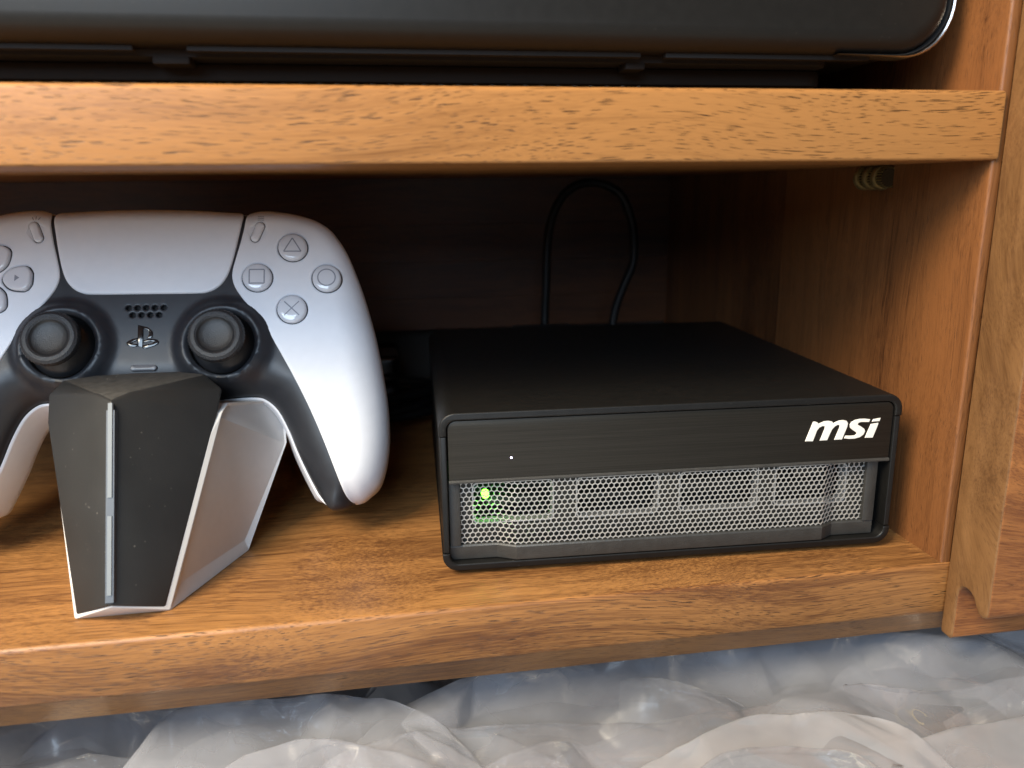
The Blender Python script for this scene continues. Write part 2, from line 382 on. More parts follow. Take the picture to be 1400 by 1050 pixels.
def film(name, tint, haze, rough):
    """thin plastic film: clear with a milky haze that varies, plus a sharp surface reflection"""
    mt, t, b = nt(name); N = t.nodes; L = t.links; out = N['Material Output']; N.remove(b)
    tc = N.new('ShaderNodeTexCoord')
    n = N.new('ShaderNodeTexNoise'); n.inputs['Scale'].default_value = 18; n.inputs['Detail'].default_value = 4; L.new(tc.outputs['Object'], n.inputs['Vector'])
    n2 = N.new('ShaderNodeTexNoise'); n2.inputs['Scale'].default_value = 75; n2.inputs['Detail'].default_value = 3; L.new(tc.outputs['Object'], n2.inputs['Vector'])
    bp = N.new('ShaderNodeBump'); bp.inputs['Strength'].default_value = 0.3; bp.inputs['Distance'].default_value = 0.0010; L.new(n2.outputs['Fac'], bp.inputs['Height'])
    tr = N.new('ShaderNodeBsdfTransparent'); tr.inputs[0].default_value = (0.97, 0.97, 0.97, 1)
    df = N.new('ShaderNodeBsdfDiffuse'); df.inputs[0].default_value = tint+(1,)  # haze colour also stands in for bluish room reflections on the film
    tl = N.new('ShaderNodeBsdfTranslucent'); tl.inputs[0].default_value = tint+(1,)
    gl = N.new('ShaderNodeBsdfGlossy'); gl.inputs['Roughness'].default_value = rough; gl.inputs[0].default_value = (1, 1, 1, 1); L.new(bp.outputs[0], gl.inputs['Normal'])
    h = N.new('ShaderNodeMixShader'); h.inputs[0].default_value = 0.4; L.new(df.outputs[0], h.inputs[1]); L.new(tl.outputs[0], h.inputs[2])
    mr = N.new('ShaderNodeMapRange'); mr.inputs[1].default_value = 0.32; mr.inputs[2].default_value = 0.68; mr.inputs[3].default_value = haze*0.55; mr.inputs[4].default_value = min(1, haze*1.45); L.new(n.outputs['Fac'], mr.inputs[0])
    lw = N.new('ShaderNodeLayerWeight'); lw.inputs['Blend'].default_value = 0.25
    ad = N.new('ShaderNodeMath'); ad.operation = 'MULTIPLY_ADD'; ad.use_clamp = True; L.new(lw.outputs['Facing'], ad.inputs[0]); ad.inputs[1].default_value = 0.75*min(1, haze*2.5); L.new(mr.outputs[0], ad.inputs[2])
    m1 = N.new('ShaderNodeMixShader'); L.new(ad.outputs[0], m1.inputs[0]); L.new(tr.outputs[0], m1.inputs[1]); L.new(h.outputs[0], m1.inputs[2])
    l2 = N.new('ShaderNodeLayerWeight'); l2.inputs['Blend'].default_value = 0.5
    pw_ = N.new('ShaderNodeMath'); pw_.operation = 'POWER'; L.new(l2.outputs['Facing'], pw_.inputs[0]); pw_.inputs[1].default_value = 4.0
    fr_ = N.new('ShaderNodeMath'); fr_.operation = 'MULTIPLY_ADD'; L.new(pw_.outputs[0], fr_.inputs[0]); fr_.inputs[1].default_value = 0.65; fr_.inputs[2].default_value = 0.13
    m2 = N.new('ShaderNodeMixShader'); L.new(fr_.outputs[0], m2.inputs[0]); L.new(m1.outputs[0], m2.inputs[1]); L.new(gl.outputs[0], m2.inputs[2])
    L.new(m2.outputs[0], out.inputs['Surface'])
    return mt
FILM_A = film('frosted poly film', (0.78, 0.81, 0.90), 0.22, 0.13)
FILM_B = film('clear poly film', (0.78, 0.82, 0.92), 0.10, 0.09)
FILM_C = film('milky poly film', (0.80, 0.81, 0.86), 0.30, 0.15)
FILM_D = film('grey lining film', (0.40, 0.415, 0.46), 0.9, 0.25)

# ================================================================== cabinet
XL = -620.0
cab = empty('wooden_cabinet', (0, 0, 0), 'oiled brown wood cabinet with two shelves and a grooved door at right', 'cabinet')
# lower shelf: rounded nose, slanted underside strip
def nose(r, top, seg, yb, z_face, under):
    P = [(yb, top)]
    for k in range(seg+1):
        a = math.pi/2*k/seg; P.append((r-r*math.sin(a), top-r+r*math.cos(a)))
    P += z_face
    return P+under
prof = nose(1.6, 0.0, 5, 262.0, [(0, -16.9), (0.25, -17.5), (0.8, -18.1)], [(8.0, -28.5), (9.0, -29.0), (262, -29.0)])
def floor_mat(o):
    o.data.materials.append(W_FLOOR)
    for pl in o.data.polygons:
        if pl.normal.z > 0.93: pl.material_index = 1
o = obj('lower_shelf', *prism(prof, XL, 15.0, YZ), W_SHELF, cab, 28); floor_mat(o)
# upper shelf
zt, zb = 145.3, 126.3
rb, rt = 0.8, 1.5
prof = [(262, zb)]+[(rb-rb*math.sin(math.pi/2*k/5), zb+rb-rb*math.cos(math.pi/2*k/5)) for k in range(6)]+[(rt-rt*math.cos(math.pi/2*k/5), zt-rt+rt*math.sin(math.pi/2*k/5)) for k in range(6)]+[(262, zt)]
obj('upper_shelf', *prism(prof, XL, 1.2, YZ, 0, 0.4), W_SHELF, cab, 28)
# side panel of vertical staves
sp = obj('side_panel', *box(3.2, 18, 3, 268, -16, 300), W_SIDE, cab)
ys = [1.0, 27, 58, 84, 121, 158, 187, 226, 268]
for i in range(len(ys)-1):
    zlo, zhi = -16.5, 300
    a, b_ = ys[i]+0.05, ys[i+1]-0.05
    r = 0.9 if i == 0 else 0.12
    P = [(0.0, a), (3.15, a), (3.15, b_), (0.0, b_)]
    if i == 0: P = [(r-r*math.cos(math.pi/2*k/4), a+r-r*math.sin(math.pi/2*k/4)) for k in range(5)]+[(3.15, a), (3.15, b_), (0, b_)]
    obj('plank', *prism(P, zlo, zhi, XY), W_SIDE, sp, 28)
# unseen left side panel and top, added to keep the inside dark; back panel
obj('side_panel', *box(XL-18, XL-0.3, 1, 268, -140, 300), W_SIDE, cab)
obj('unseen_top_panel', *box(XL-18, 18, -4, 268, 300.3, 318), W_SHELF, cab)
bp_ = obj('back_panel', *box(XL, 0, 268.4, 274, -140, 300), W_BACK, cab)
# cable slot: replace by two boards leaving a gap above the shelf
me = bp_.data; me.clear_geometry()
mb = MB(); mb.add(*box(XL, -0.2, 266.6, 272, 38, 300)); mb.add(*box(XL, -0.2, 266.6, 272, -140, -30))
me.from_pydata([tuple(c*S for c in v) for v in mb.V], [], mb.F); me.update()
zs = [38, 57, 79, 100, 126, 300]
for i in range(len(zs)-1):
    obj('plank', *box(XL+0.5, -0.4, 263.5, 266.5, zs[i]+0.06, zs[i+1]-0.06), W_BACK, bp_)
# door of the next compartment, with a finger groove cut along its lower edge
dp = [(-0.6, -23.0), (-1.2, -24.0), (-4.8, -24.2), (-6.1, -23.0), (-6.3, -21.5), (-6.2, -8.5), (-6.6, -6.2), (-7.8, -4.6), (-9.4, -4.1), (-11.2, -4.4), (-12.6, -5.4), (-14.0, -7.6), (-15.4, -9.4), (-16.8, -10.0), (-18.2, -9.7), (-19.1, -8.7), (-19.4, -7.4), (-19.4, 300), (-0.6, 300)]
door = obj('door', *prism(dp, 1.5, 330, YZ, 0.9, 0, 3), W_DOOR, cab, 30)
door.data.materials.append(W_END)
for pl in door.data.polygons:
    if abs(pl.normal.x) > 0.55: pl.material_index = 1
# ------------------------------------------------------------------ setting behind and below
M_WALL = plain('painted wall', (0.06, 0.055, 0.05), 0.8, noise=0.03)
M_FLOOR = plain('pale floor', (0.42, 0.39, 0.36), 0.55, noise=0.08, scale=30)
tag(obj('wall', *box(-1500, 1500, 290, 300, -142, 700), M_WALL), kind='structure')
tag(obj('floor', *box(-1500, 1500, -1200, 289, -150, -142), M_FLOOR), kind='structure')

# ================================================================== receiver on the upper shelf
dev = empty('black_receiver', (-150, 12, 145.3), 'large charcoal electronics unit with rounded lower edge, on the upper shelf', 'electronics unit')
def dz(z): return z-145.3
x0, x1 = -420.0, 141.5
P = round_rect(x0, x1, dz(156.6), dz(262), (14, 15, 10, 10), 10)
loops = []
for k in range(8):
    a = math.pi/2*k/7; loops.append((offset(P, 6.5*(1-math.sin(a))), 6.5*(1-math.cos(a))))
loops.append((P, 205))
V = []; F = []; n = len(P)
for Lp, t in loops: V += [(a, t, b_) for a, b_ in Lp]
for k in range(len(loops)-1):
    for i in range(n): F.append((k*n+i, k*n+(i+1) % n, (k+1)*n+(i+1) % n, (k+1)*n+i))
F += tess(loops[0][0], 0); F += tess(loops[-1][0], (len(loops)-1)*n)
body = obj('body', V, F, M_DEVICE, dev, 40)
# bright trim strip round the right end, standing just outside the front edge
Q = sorted([q for q in P if q[0] > x1-15.2 and q[1] < 80], key=lambda t: t[1]); Q.append((x1, dz(246)))
Q = [(x1-34, dz(156.6)), (x1-24, dz(156.6))]+Q
n = len(Q); nr = []
for i in range(n):
    a = np.array(Q[max(i-1, 0)]); b2 = np.array(Q[min(i+1, n-1)]); t = b2-a; t = t/np.hypot(*t); nr.append((t[1], -t[0]))
for nm_, ring, mt_ in (('end_trim', ((9.5, 0.1), (5.0, 0.6), (3.4, 0.7), (2.8, 1.0), (2.6, 1.4), (2.9, 1.9), (3.8, 2.3), (9.5, 2.4)), M_CHROME), ('end_seal', ((8.0, -0.4), (3.6, -0.2), (3.0, 0.1), (3.0, 0.4), (3.6, 0.65), (8.0, 0.65)), M_VOID)):
    V = []; F = []; k_ = len(ring)
    for i in range(n):
        f_ = min(1, (i+0.3)/7)
        for (yy, oo) in ring: V.append((Q[i][0]+nr[i][0]*oo*f_, yy, Q[i][1]+nr[i][1]*oo*f_))
    for i in range(n-1):
        for j in range(k_-1): F.append((i*k_+j, i*k_+j+1, (i+1)*k_+j+1, (i+1)*k_+j))
    obj(nm_, V, F, mt_, dev)
# base under the body
obj('base', *prism(round_rect(x0+20, 116, 22, 190, 8, 5), dz(149.9), dz(154.6), XY, 0.8, 0.8), M_DEVBASE, dev)
obj('base_plate', *prism(round_rect(x0+24, 112, 12, 186, 8, 5), dz(154.7), dz(156.5), XY), M_VOID, dev)
mb = MB()
obj('lower_lip', *prism(round_rect(x0+16, -85.0+0, 6.5, 9.5, 0.5, 2), dz(155.4), dz(156.9), XY), M_DEVBASE, dev)
obj('lower_lip', *prism(round_rect(-72.0, 50, 6.5, 9.5, 0.5, 2), dz(155.4), dz(156.9), XY), M_DEVBASE, dev)
obj('lower_lip', *prism(round_rect(57.0, 120, 6.5, 9.5, 0.5, 2), dz(155.4), dz(156.9), XY), M_DEVBASE, dev)
obj('tab', *prism(round_rect(-82, -72.5, 12, 20, 0.6, 2), dz(152.9), dz(154.9), XY, 0.3, 0.3), M_DEVBASE, dev)
obj('tab', *prism(round_rect(47, 53, 12, 20, 0.6, 2), dz(152.9), dz(154.9), XY, 0.3, 0.3), M_DEVBASE, dev)
for fx in (-360, 66):
    V, F = lathe([(0, 0.05), (6.4, 0.05), (7.0, 0.5), (7.0, 3.6), (6.2, 4.6), (0, 4.6)], 28, (fx, 30)); obj('foot', V, F, M_GLOSSB, dev)
vent = MB()
for k in range(52): vent.add(*prism(circle((-200+k*5.0, 24.2+0.0), 1.0, 8), dz(149.62), dz(149.95), XY))
vent.build('vent_row', M_BEZEL, dev)['kind'] = 'stuff'

# ================================================================== mini computer
bxy = 0.0388
pc = empty('mini_computer', (-160.47, 20.71, 0), 'black square mini computer with silver mesh front and lit green light', 'computer')
pc.rotation_euler = (0, 0, -bxy)
Wd, Dp, z0, z1 = 151.0, 149.0, 1.5, 53.8
RO = round_rect(0, Wd, z0, z1, 5.2, 8)
def arc_section(lo, hi, thick=2.4):
    """closed cross-section of the shell for z in [lo,hi] at top or bottom"""
    inner = round_rect(thick, Wd-thick, z0+thick, z1-thick, 3.0, 8)
    def clip(P, top):
        if top: Q = [p for p in P if p[1] > lo+0.01]; Q.sort(key=lambda p: (p[0]))
        else: Q = [p for p in P if p[1] < hi-0.01]; Q.sort(key=lambda p: (p[0]))
        return Q
    return inner
def U_section(top, zc, t=2.4):
    o_ = [p for p in round_rect(0, Wd, z0, z1, 5.2, 8)]; i_ = [p for p in round_rect(t, Wd-t, z0+t, z1-t, 3.0, 8)]
    def ordered(P, rev):
        if top: Q = [p for p in P if p[1] > (z0+z1)/2]
        else: Q = [p for p in P if p[1] < (z0+z1)/2]
        cx, cz = Wd/2, (z0+z1)/2
        left = sorted([p for p in Q if p[0] < cx], key=lambda p: p[1] if top else -p[1]); right = sorted([p for p in Q if p[0] > cx], key=lambda p: -p[1] if top else p[1])
        # keep correct arc order on each corner
        left = sorted(left, key=lambda p: math.atan2(p[1]-cz, p[0]-cx) if not top else -math.atan2(p[1]-cz, p[0]-cx))
        right = sorted(right, key=lambda p: math.atan2(p[1]-cz, p[0]-cx) if not top else -math.atan2(p[1]-cz, p[0]-cx))
        R = left+right
        return R[::-1] if rev else R
    O = [(0, zc)]+ordered(o_, False)+[(Wd, zc)]
    I = [(Wd-t, zc)]+ordered(i_, True)+[(t, zc)]
    return O+I
tc_ = obj('top_cover', *prism(U_section(True, 46.4), 0, Dp, XZ, 0.5, 0.3, 3), M_CASE, pc, 40)
bt_ = obj('bottom_tray', *prism(U_section(False, 7.6), 0, Dp, XZ, 0.5, 0.3, 3), M_CASE, pc, 40)
for sx in (0, 1):
    a, b_ = (0.35, 2.3) if sx == 0 else (Wd-2.3, Wd-0.35)
    obj('side_plate', *prism(round_rect(a, b_, 7.75, 46.25, 0.25, 2), 0.15, Dp-0.2, XZ, 0.4, 0.2), M_CASE, pc, 40)
obj('rear_plate', *box(2.4, Wd-2.4, Dp-3, Dp-1, 4, 51.4), M_CASE, pc)
# brushed panel
fp = obj('front_panel', *prism(round_rect(2.75, 148.2, 31.9, 51.15, (0.3, 0.3, 2.6, 2.6), 5), 0.55, 3.0, XZ, 0.25, 0), M_BRUSH, pc, 30)
obj('panel_lip', *prism([(0.05, 31.0), (0.0, 31.5), (0.5, 32.0), (3.0, 32.0), (3.0, 30.9), (0.6, 30.9)], 2.75, 148.2, YZ), M_BEZEL, pc, 30)
# bezel line: ends set back, middle stands forward
UX = [2.5, 17.6, 23.6, 126.6, 131.4, 145.9]
UY = [2.6, 2.6, -0.2, -0.2, 2.6, 2.6]
def yoff(u): return float(np.interp(u, UX, UY))
lower = MB()
sect = [(1.6, 4.0), (0.15, 4.3), (0.0, 4.8), (0.05, 8.6), (0.35, 9.1), (2.4, 9.3), (2.4, 4.0)]      # (depth, z)
us = [2.5, 6, 17.6, 17.9, 23.3, 23.6, 60, 100, 126.6, 126.9, 131.1, 131.4, 140, 145.9]
V = []; F = []; n = len(sect)
for u in us: V += [(u, yoff(u)+a, z) for a, z in sect]
for i in range(len(us)-1):
    for k in range(n): F.append((i*n+k, i*n+(k+1) % n, (i+1)*n+(k+1) % n, (i+1)*n+k))
F += [tuple(range(n))[::-1], tuple((len(us)-1)*n+k for k in range(n))]
obj('lower_bezel', V, F, M_BEZEL, pc, 25)
obj('bezel_post', *prism(round_rect(2.55, 6.1, 9.0, 30.8, 0.3, 2), 2.2, 5.5, XZ, 0.3, 0), M_BEZEL, pc)
obj('bezel_post', *prism(round_rect(142.0, 145.9, 9.0, 30.8, 0.3, 2), 2.2, 5.5, XZ, 0.3, 0), M_BEZEL, pc)
# perforated mesh: pointy hexagon cells with hexagonal holes
px_, pz_ = 1.78, 1.541
rows = int((31.3-9.2)/pz_)+1
mesh = MB(); th = 0.45
for rI in range(rows):
    zc = 30.5-rI*pz_
    for cI in range(78):
        uc = 6.4+cI*px_+(px_/2 if rI % 2 else 0)
        if uc > 142.0 or uc < 6.0: continue
        V = []; F = []
        for k in range(6):
            a = math.radians(90+60*k); ro = px_/math.sqrt(3); ri = 0.885
            for rr_, dy in ((ro, 0), (ri, 0), (ri, th)):
                u = uc+rr_*math.cos(a); z = zc+rr_*math.sin(a)
                V.append((u, yoff(u)+0.95+dy, min(z, 31.2)))
        for k in range(6):
            j = (k+1) % 6; F += [(k*3, j*3, j*3+1, k*3+1), (k*3+1, j*3+1, j*3+2, k*3+2)]
        mesh.add(V, F)
mesh.build('mesh_grille', M_MESH, pc, 40)
# plate with windows behind the mesh
wins = [round_rect(10.5, 36.0, 15.8, 29.0, 1.6, 4), round_rect(44.2, 71.0, 15.8, 29.0, 1.6, 4), round_rect(78.6, 105.0, 15.8, 29.0, 1.6, 4), round_rect(111.5, 136.0, 15.8, 29.0, 1.6, 4)]
P2, T2 = cdt_fill(round_rect(3, 147.5, 4.5, 31.5, 0.5, 2), wins, 6, ())
V = [(p[0], 5.2, p[1]) for p in P2]
pl_ = obj('inner_plate', V, T2, M_PLATE, pc)
for w_ in wins:
    n = len(w_); R2 = offset(ccw(w_), -0.45); w2 = ccw(w_)
    V = [(a, 4.6, b_) for a, b_ in w2]+[(a, 4.6, b_) for a, b_ in R2]+[(a, 9, b_) for a, b_ in w2]+[(a, 5.2, b_) for a, b_ in R2]
    F = []
    for i in range(n):
        j = (i+1) % n; F += [(i, j, n+j, n+i), (i, j, 2*n+j, 2*n+i), (n+i, n+j, 3*n+j, 3*n+i)]
    obj('window_rim', V, F, M_MESH, pl_)
obj('inner_wall', *box(3, 147.5, 22, 23, 4.5, 31), M_VOID, pc)
for (a, b_, c, d, y_) in ((15, 33, 18.5, 21.2, 12), (46, 69, 17.8, 20.0, 14), (47, 69, 23.5, 25.2, 14), (80, 103, 18.0, 22.0, 15), (113, 134, 18.0, 19.8, 12), (122, 133, 22.5, 27.0, 13)):
    obj('fan_frame', *prism(round_rect(a, b_, c, d, 0.5, 2), y_, y_+6, XZ, 0.2, 0), M_PLATE, pc)
V, F = lathe([(0, -1.3), (0.8, -1.1), (1.25, -0.5), (1.35, 0.2), (1.35, 1.8)], 16)
obj('power_light', [(x*0.95+14.6, 8.2+w, z*0.95+23.8) for x, z, w in V], F, M_GREEN, pc)
V, F = lathe([(0, -0.06), (0.32, -0.02), (0.36, 0.1)], 12)
obj('indicator_light', [(x+22.3, 0.5+w, z+38.6) for x, z, w in V], F, M_PIN, pc)
LM = [[118.43, 39.11], [121.13, 38.97], [121.69, 40.77], [122.25, 42.56], [122.98, 43.53], [123.96, 43.98], [124.78, 43.94], [124.84, 43.24], [123.46, 39.1], [126.02, 39.09], [126.68, 40.92], [127.34, 42.61], [128.27, 43.68], [129.24, 44.19], [129.88, 43.96], [129.85, 43.2], [128.44, 39.11], [131.15, 39.12], [131.79, 41.08], [132.59, 43.47], [132.68, 44.67], [132.1, 45.41], [130.94, 45.72], [129.52, 45.63], [128.34, 45.18], [127.72, 44.81], [127.09, 45.44], [125.84, 45.7], [124.43, 45.63], [123.25, 45.12], [122.67, 44.85], [122.11, 45.38], [121.38, 45.65], [120.67, 45.65]]
LS = [[140.3, 45.53], [138.52, 45.81], [136.67, 45.86], [135.05, 45.57], [133.88, 44.92], [133.35, 44.04], [133.55, 43.02], [134.56, 42.16], [135.77, 41.39], [136.03, 40.77], [135.36, 40.29], [134.13, 40.25], [132.16, 40.35], [131.84, 39.45], [133.41, 39.17], [135.47, 39.17], [137.29, 39.58], [138.44, 40.44], [138.91, 41.54], [138.56, 42.37], [137.34, 43.24], [136.14, 43.9], [136.29, 44.5], [137.19, 44.76], [139.98, 44.63]]
LI1 = [[140.67, 43.93], [143.22, 44.21], [143.27, 43.77], [141.78, 39.2], [139.03, 39.29]]
LI2 = [[141.33, 45.52], [143.88, 45.86], [143.62, 44.76], [140.94, 44.69]]
lg = None
for P in (LM, LS, LI1, LI2):
    o = obj('logo_letter', *prism(P, 0.36, 0.9, XZ, 0.08, 0, 1), M_LOGO, pc, 30)
for fx, fy in ((14, 14), (137, 14), (14, 135), (137, 135)):
    V, F = lathe([(0, 0.02), (5.5, 0.02), (6, 0.4), (6, 1.7), (0, 1.7)], 20, (fx, fy)); obj('foot', V, F, M_RUBBER, pc)

# ================================================================== charging dock
dock = empty('charging_dock', (-255, 40, 0), 'faceted black and white charging dock holding up the game controller', 'charging dock')
def dk(v): return (v[0], v[1]-40, v[2])
A = (-12.3, 13.6, 1.5); C = (12.3, 13.6, 1.5); B = (0, 5.6, 7.5); R = (0, 28.3, 61.0); K1 = (-6.6, 35.2, 62.0); K2 = (4.8, 36.6, 62.0)
J = (-25.4, 46.4, 50.6); D2 = (25.5, 45.6, 50.6); I_ = (-25.2, 50.0, 58.8); D = (27.0, 50.2, 58.0); H = (-22.4, 55.4, 62); E_ = (20.8, 55.4, 62)
G = (-14.4, 60.6, 62.0); F0 = (-1.5, 62.0, 62.0); F2 = (11.4, 61.0, 62.0)
def dshell(faces, pts, depth, name, mat, bev):
    me = bpy.data.meshes.new(name); bm = bmesh.new()
    vs = [bm.verts.new(Vector(dk(p))*S) for p in pts]
    for f in faces: bm.faces.new([vs[i] for i in f])
    bmesh.ops.recalc_face_normals(bm, faces=bm.faces)
    bmesh.ops.bevel(bm, geom=[e for e in bm.edges if len(e.link_faces) == 2 and e.calc_face_angle(0) > 0.1], offset=bev*S, segments=3, affect='EDGES', profile=0.5)
    bmesh.ops.triangulate(bm, faces=[f for f in bm.faces if len(f.verts) > 4])
    for f in bm.faces: f.smooth = True
    for e in bm.edges:
        if len(e.link_faces) == 2: e.smooth = e.calc_face_angle(0) < 0.5
    bm.to_mesh(me); bm.free(); me.materials.append(mat)
    o = bpy.data.objects.new(name, me); COL.objects.link(o); o.parent = dock
    return o
pts = [A, C, B, R, K1, K2, J, D2, I_, D, H, E_, G, F0, F2]
bk = lambda p: (p[0]*0.94, p[1]+3.5, p[2]-1.5)
pts2 = pts+[bk(A), bk(C), bk(J), bk(D2), bk(I_), bk(D), bk(H), bk(E_), bk(G), bk(F0), bk(F2), bk(B)]
iA, iC, iB, iR, iK1, iK2, iJ, iD2, iI, iD, iH, iE, iG, iF0, iF2, bA, bC, bJ, bD2, bI, bD, bH, bE, bG, bF0, bF2, bB = range(27)
faces = [(iB, iC, iD2, iD, iK2, iR), (iK2, iD, iE), (iK1, iK2, iE, iF2, iF0, iG, iH), (iK1, iH, iI), (iB, iR, iK1, iI, iJ, iA), (iR, iK2, iK1),
         (iA, iJ, bJ, bA), (iJ, iI, bI, bJ), (iI, iH, bH, bI), (iH, iG, bG, bH), (iG, iF0, bF0, bG), (iF0, iF2, bF2, bF0), (iF2, iE, bE, bF2), (iE, iD, bD, bE), (iD, iD2, bD2, bD), (iD2, iC, bC, bD2), (iC, iB, bB, bC), (iB, iA, bA, bB)]
dfp = dshell(faces, pts2, 3, 'front_panel', M_DOCK, 0.7)
dfp.data.materials.append(plain('dusty soft touch top', (0.050, 0.048, 0.045), 0.7, noise=0.35, scale=420, dust=0.8))
for pl in dfp.data.polygons:
    if pl.normal.z > 0.97: pl.material_index = 1
# light strip along the ridge: a grey channel and two frosted inserts
def ridge(t, s_, lift):
    b_ = np.array(B); r_ = np.array(R); d = (r_-b_)/np.linalg.norm(r_-b_); nrm = np.array([0, -d[2], d[1]])
    return tuple(b_+(r_-b_)*t+np.array([s_, 0, 0])+nrm*lift)
def strip(t0, t1, w_, l0, l1, name, mat, par):
    V = []
    for t in (t0, t1):
        for (s_, l) in ((-w_, l0), (-w_*0.72, l1), (w_*0.72, l1), (w_, l0)): V.append(dk(ridge(t, s_, l)))
    F = [(0, 1, 5, 4), (1, 2, 6, 5), (2, 3, 7, 6), (0, 3, 2, 1), (4, 5, 6, 7), (0, 4, 7, 3)]
    return obj(name, V, F, mat, par, 20)
ch = strip(0.015, 0.955, 1.55, -1.6, 0.10, 'light_strip', M_STRIPBED, dock)
strip(0.52, 0.99, 0.80, -0.2, 0.5, 'strip_lens', M_STRIP, ch)
strip(0.05, 0.43, 0.80, -0.2, 0.5, 'strip_lens', M_STRIP, ch)
# white body
def wpart(name, pts, faces, bev=0.6):
    return dshell(faces, pts, 0, name, M_DOCKW, bev)
wf = [(13.4, 14.2, 0.0), (27.0, 47.0, 51.0), (28.0, 53.0, 52.5), (30.0, 52.0, 0.0), (43.5, 68.0, 33.0), (42.0, 82.0, 45.0), (24, 66, 50)]
mir = lambda p: (-p[0], p[1], p[2])
wl = [(-13.1, 14.0, 0.0), (-25.0, 46.8, 46.0), (-25.0, 54.0, 54.0), (-24.0, 52.0, 0.0), (-26.0, 62.0, 30.0), (-26.0, 70.0, 42.0), (-22, 66, 50)]
pw = wf+wl+[(0, 6.6, 6.6)]
F = [(0, 3, 4, 5, 2, 1), (7, 8, 9, 12, 11, 10), (3, 10, 11, 4), (4, 11, 12, 5), (0, 7, 10, 3), (0, 14, 7), (2, 5, 6), (9, 13, 12), (6, 5, 12, 13), (1, 2, 9, 8), (2, 6, 13, 9), (0, 1, 14), (7, 14, 8), (1, 8, 14)]
# recessed cheeks: inset the side faces
def cheek(idx, push):
    P = [np.array(pw[i], float) for i in idx]; c = sum(P)/len(P)
    nrm = np.cross(P[1]-P[0], P[-1]-P[0]); nrm /= np.linalg.norm(nrm)
    if nrm[0]*c[0] < 0: nrm = -nrm
    return P, c, nrm
F = F[2:]
for sgn, idx in ((1, (0, 3, 4, 5, 2, 1)), (-1, (7, 10, 11, 12, 9, 8))):
    P, c, nrm = cheek(idx, 4)
    # inner outline: wide rim below, thin rim in front, deeper towards the top
    inn = []
    for k, (wgt, dep) in enumerate(((0.17, 1.6), (0.12, 1.6), (0.03, 1.0), (0.03, 1.0), (0.05, 1.6), (0.09, 1.8))):
        q = P[k]+(c-P[k])*wgt-nrm*dep*0.9; inn.append(tuple(q))
    b0 = len(pw); pw += inn; n = len(idx)
    for k in range(n): F.append((idx[k], idx[(k+1) % n], b0+(k+1) % n, b0+k))
    F.append(tuple(b0+k for k in range(n)))
wpart('dock_body', pw, F, 0.35)

# ================================================================== game controller
ctl = empty('game_controller', (-254.92, 67.68, 73.15), 'white and black game controller resting upright on the charging dock', 'game controller')
Uc = Vector((0.99976, -0.0190, -0.0176)); 
th_, ya, ro = 0.4590, -0.0105, -0.0192
Wv = Vector((math.sin(ya)*math.cos(th_), -math.cos(ya)*math.cos(th_), math.sin(th_))); U0 = Vector((math.cos(ya), math.sin(ya), 0)); V0 = Wv.cross(U0)
Ux = U0*math.cos(ro)+V0*math.sin(ro); Vx = -U0*math.sin(ro)+V0*math.cos(ro)
mw = Matrix((Ux, Vx, Wv)).transposed().to_4x4(); mw.translation = Vector((-254.92, 67.68, 73.15))*S
ctl.matrix_world = mw
PAN = [(32.4, 44.2), (33.8, 46.5), (36.7, 47.6), (42.0, 47.5), (49.0, 46.4), (56.1, 44.2), (60.8, 41.1), (63.9, 37.2), (66.7, 32.4), (69.7, 25.2), (72.6, 16.8), (74.9, 8.4), (76.3, 2.4), (77.8, -5.8), (78.9, -13.3), (80.0, -21.8), (80.4, -29.7), (80.2, -37.4), (79.1, -44.5), (77.0, -50.8), (74.1, -54.5), (70.9, -57.1), (68.0, -57.8), (66.3, -57.0), (64.5, -54.2), (61.9, -47.1), (57.9, -36.0), (53.9, -26.1), (49.9, -17.4), (45.7, -9.1), (41.0, -0.3), (37.3, 5.7), (33.4, 10.6), (30.0, 15.4), (28.3, 19.1), (28.0, 22.8), (29.2, 28.3), (30.8, 34.6), (31.9, 40.2)]
ARCH = [(66.9, -58.4), (65.6, -59.3), (63.1, -60.1), (60.0, -60.0), (57.2, -57.0), (53.4, -50.0), (48.7, -39.6), (45.4, -30.9), (41.8, -24.0), (37.8, -20.3), (33.9, -19.3), (25.2, -19.6), (14, -20.5), (0, -21)]
TOP = [(0, 48.0), (14, 47.7), (27, 46.9), (32.5, 46.7)]
OUT = PAN[2:23]
half_out = catmull(TOP+OUT, False, 1.3)
half_arch = catmull(ARCH, False, 1.3)
OUTL = [(-x, y) for x, y in half_out[::-1][:-1]]+half_out            # left tip .. top .. right tip
ARCL = half_arch+[(-x, y) for x, y in half_arch[::-1][1:]]           # right tip .. centre .. left tip
SIL = ccw(OUTL+ARCL)
def base_s(P):
    P = np.asarray(P, float); u, v = np.abs(P[:, 0]), P[:, 1]
    return -0.12*np.maximum(0, -(v+15))-0.0012*np.maximum(0, u-30)**2
def Rout(P): v = np.asarray(P)[:, 1]; return 6.5+6.5*sstep(34, 4, v)
def Rin(P): v = np.asarray(P)[:, 1]; return 12.5-5.0*sstep(-52, -60, v)
def ed(d, R): q = np.clip(R-d, 0, R); return R-np.sqrt(np.maximum(R*R-q*q, 0))
STK = [(25.4, -3.0), (-25.4, -3.0)]
def surf(P, bump=False):
    P = np.asarray(P, float)
    a = ed(dist_poly(P, OUTL, False), Rout(P)); b_ = ed(dist_poly(P, ARCL, False), Rin(P))
    w = base_s(P)-(a**3+b_**3)**(1/3)
    if bump:
        for c in STK:
            r = np.hypot(P[:, 0]-c[0], P[:, 1]-c[1]); w = w+3.4*sstep(17.0, 12.3, r)-0.9*sstep(12.0, 10.9, r)
    return w
def surf1(q, lift=0.0): return float(surf([q])[0])+lift
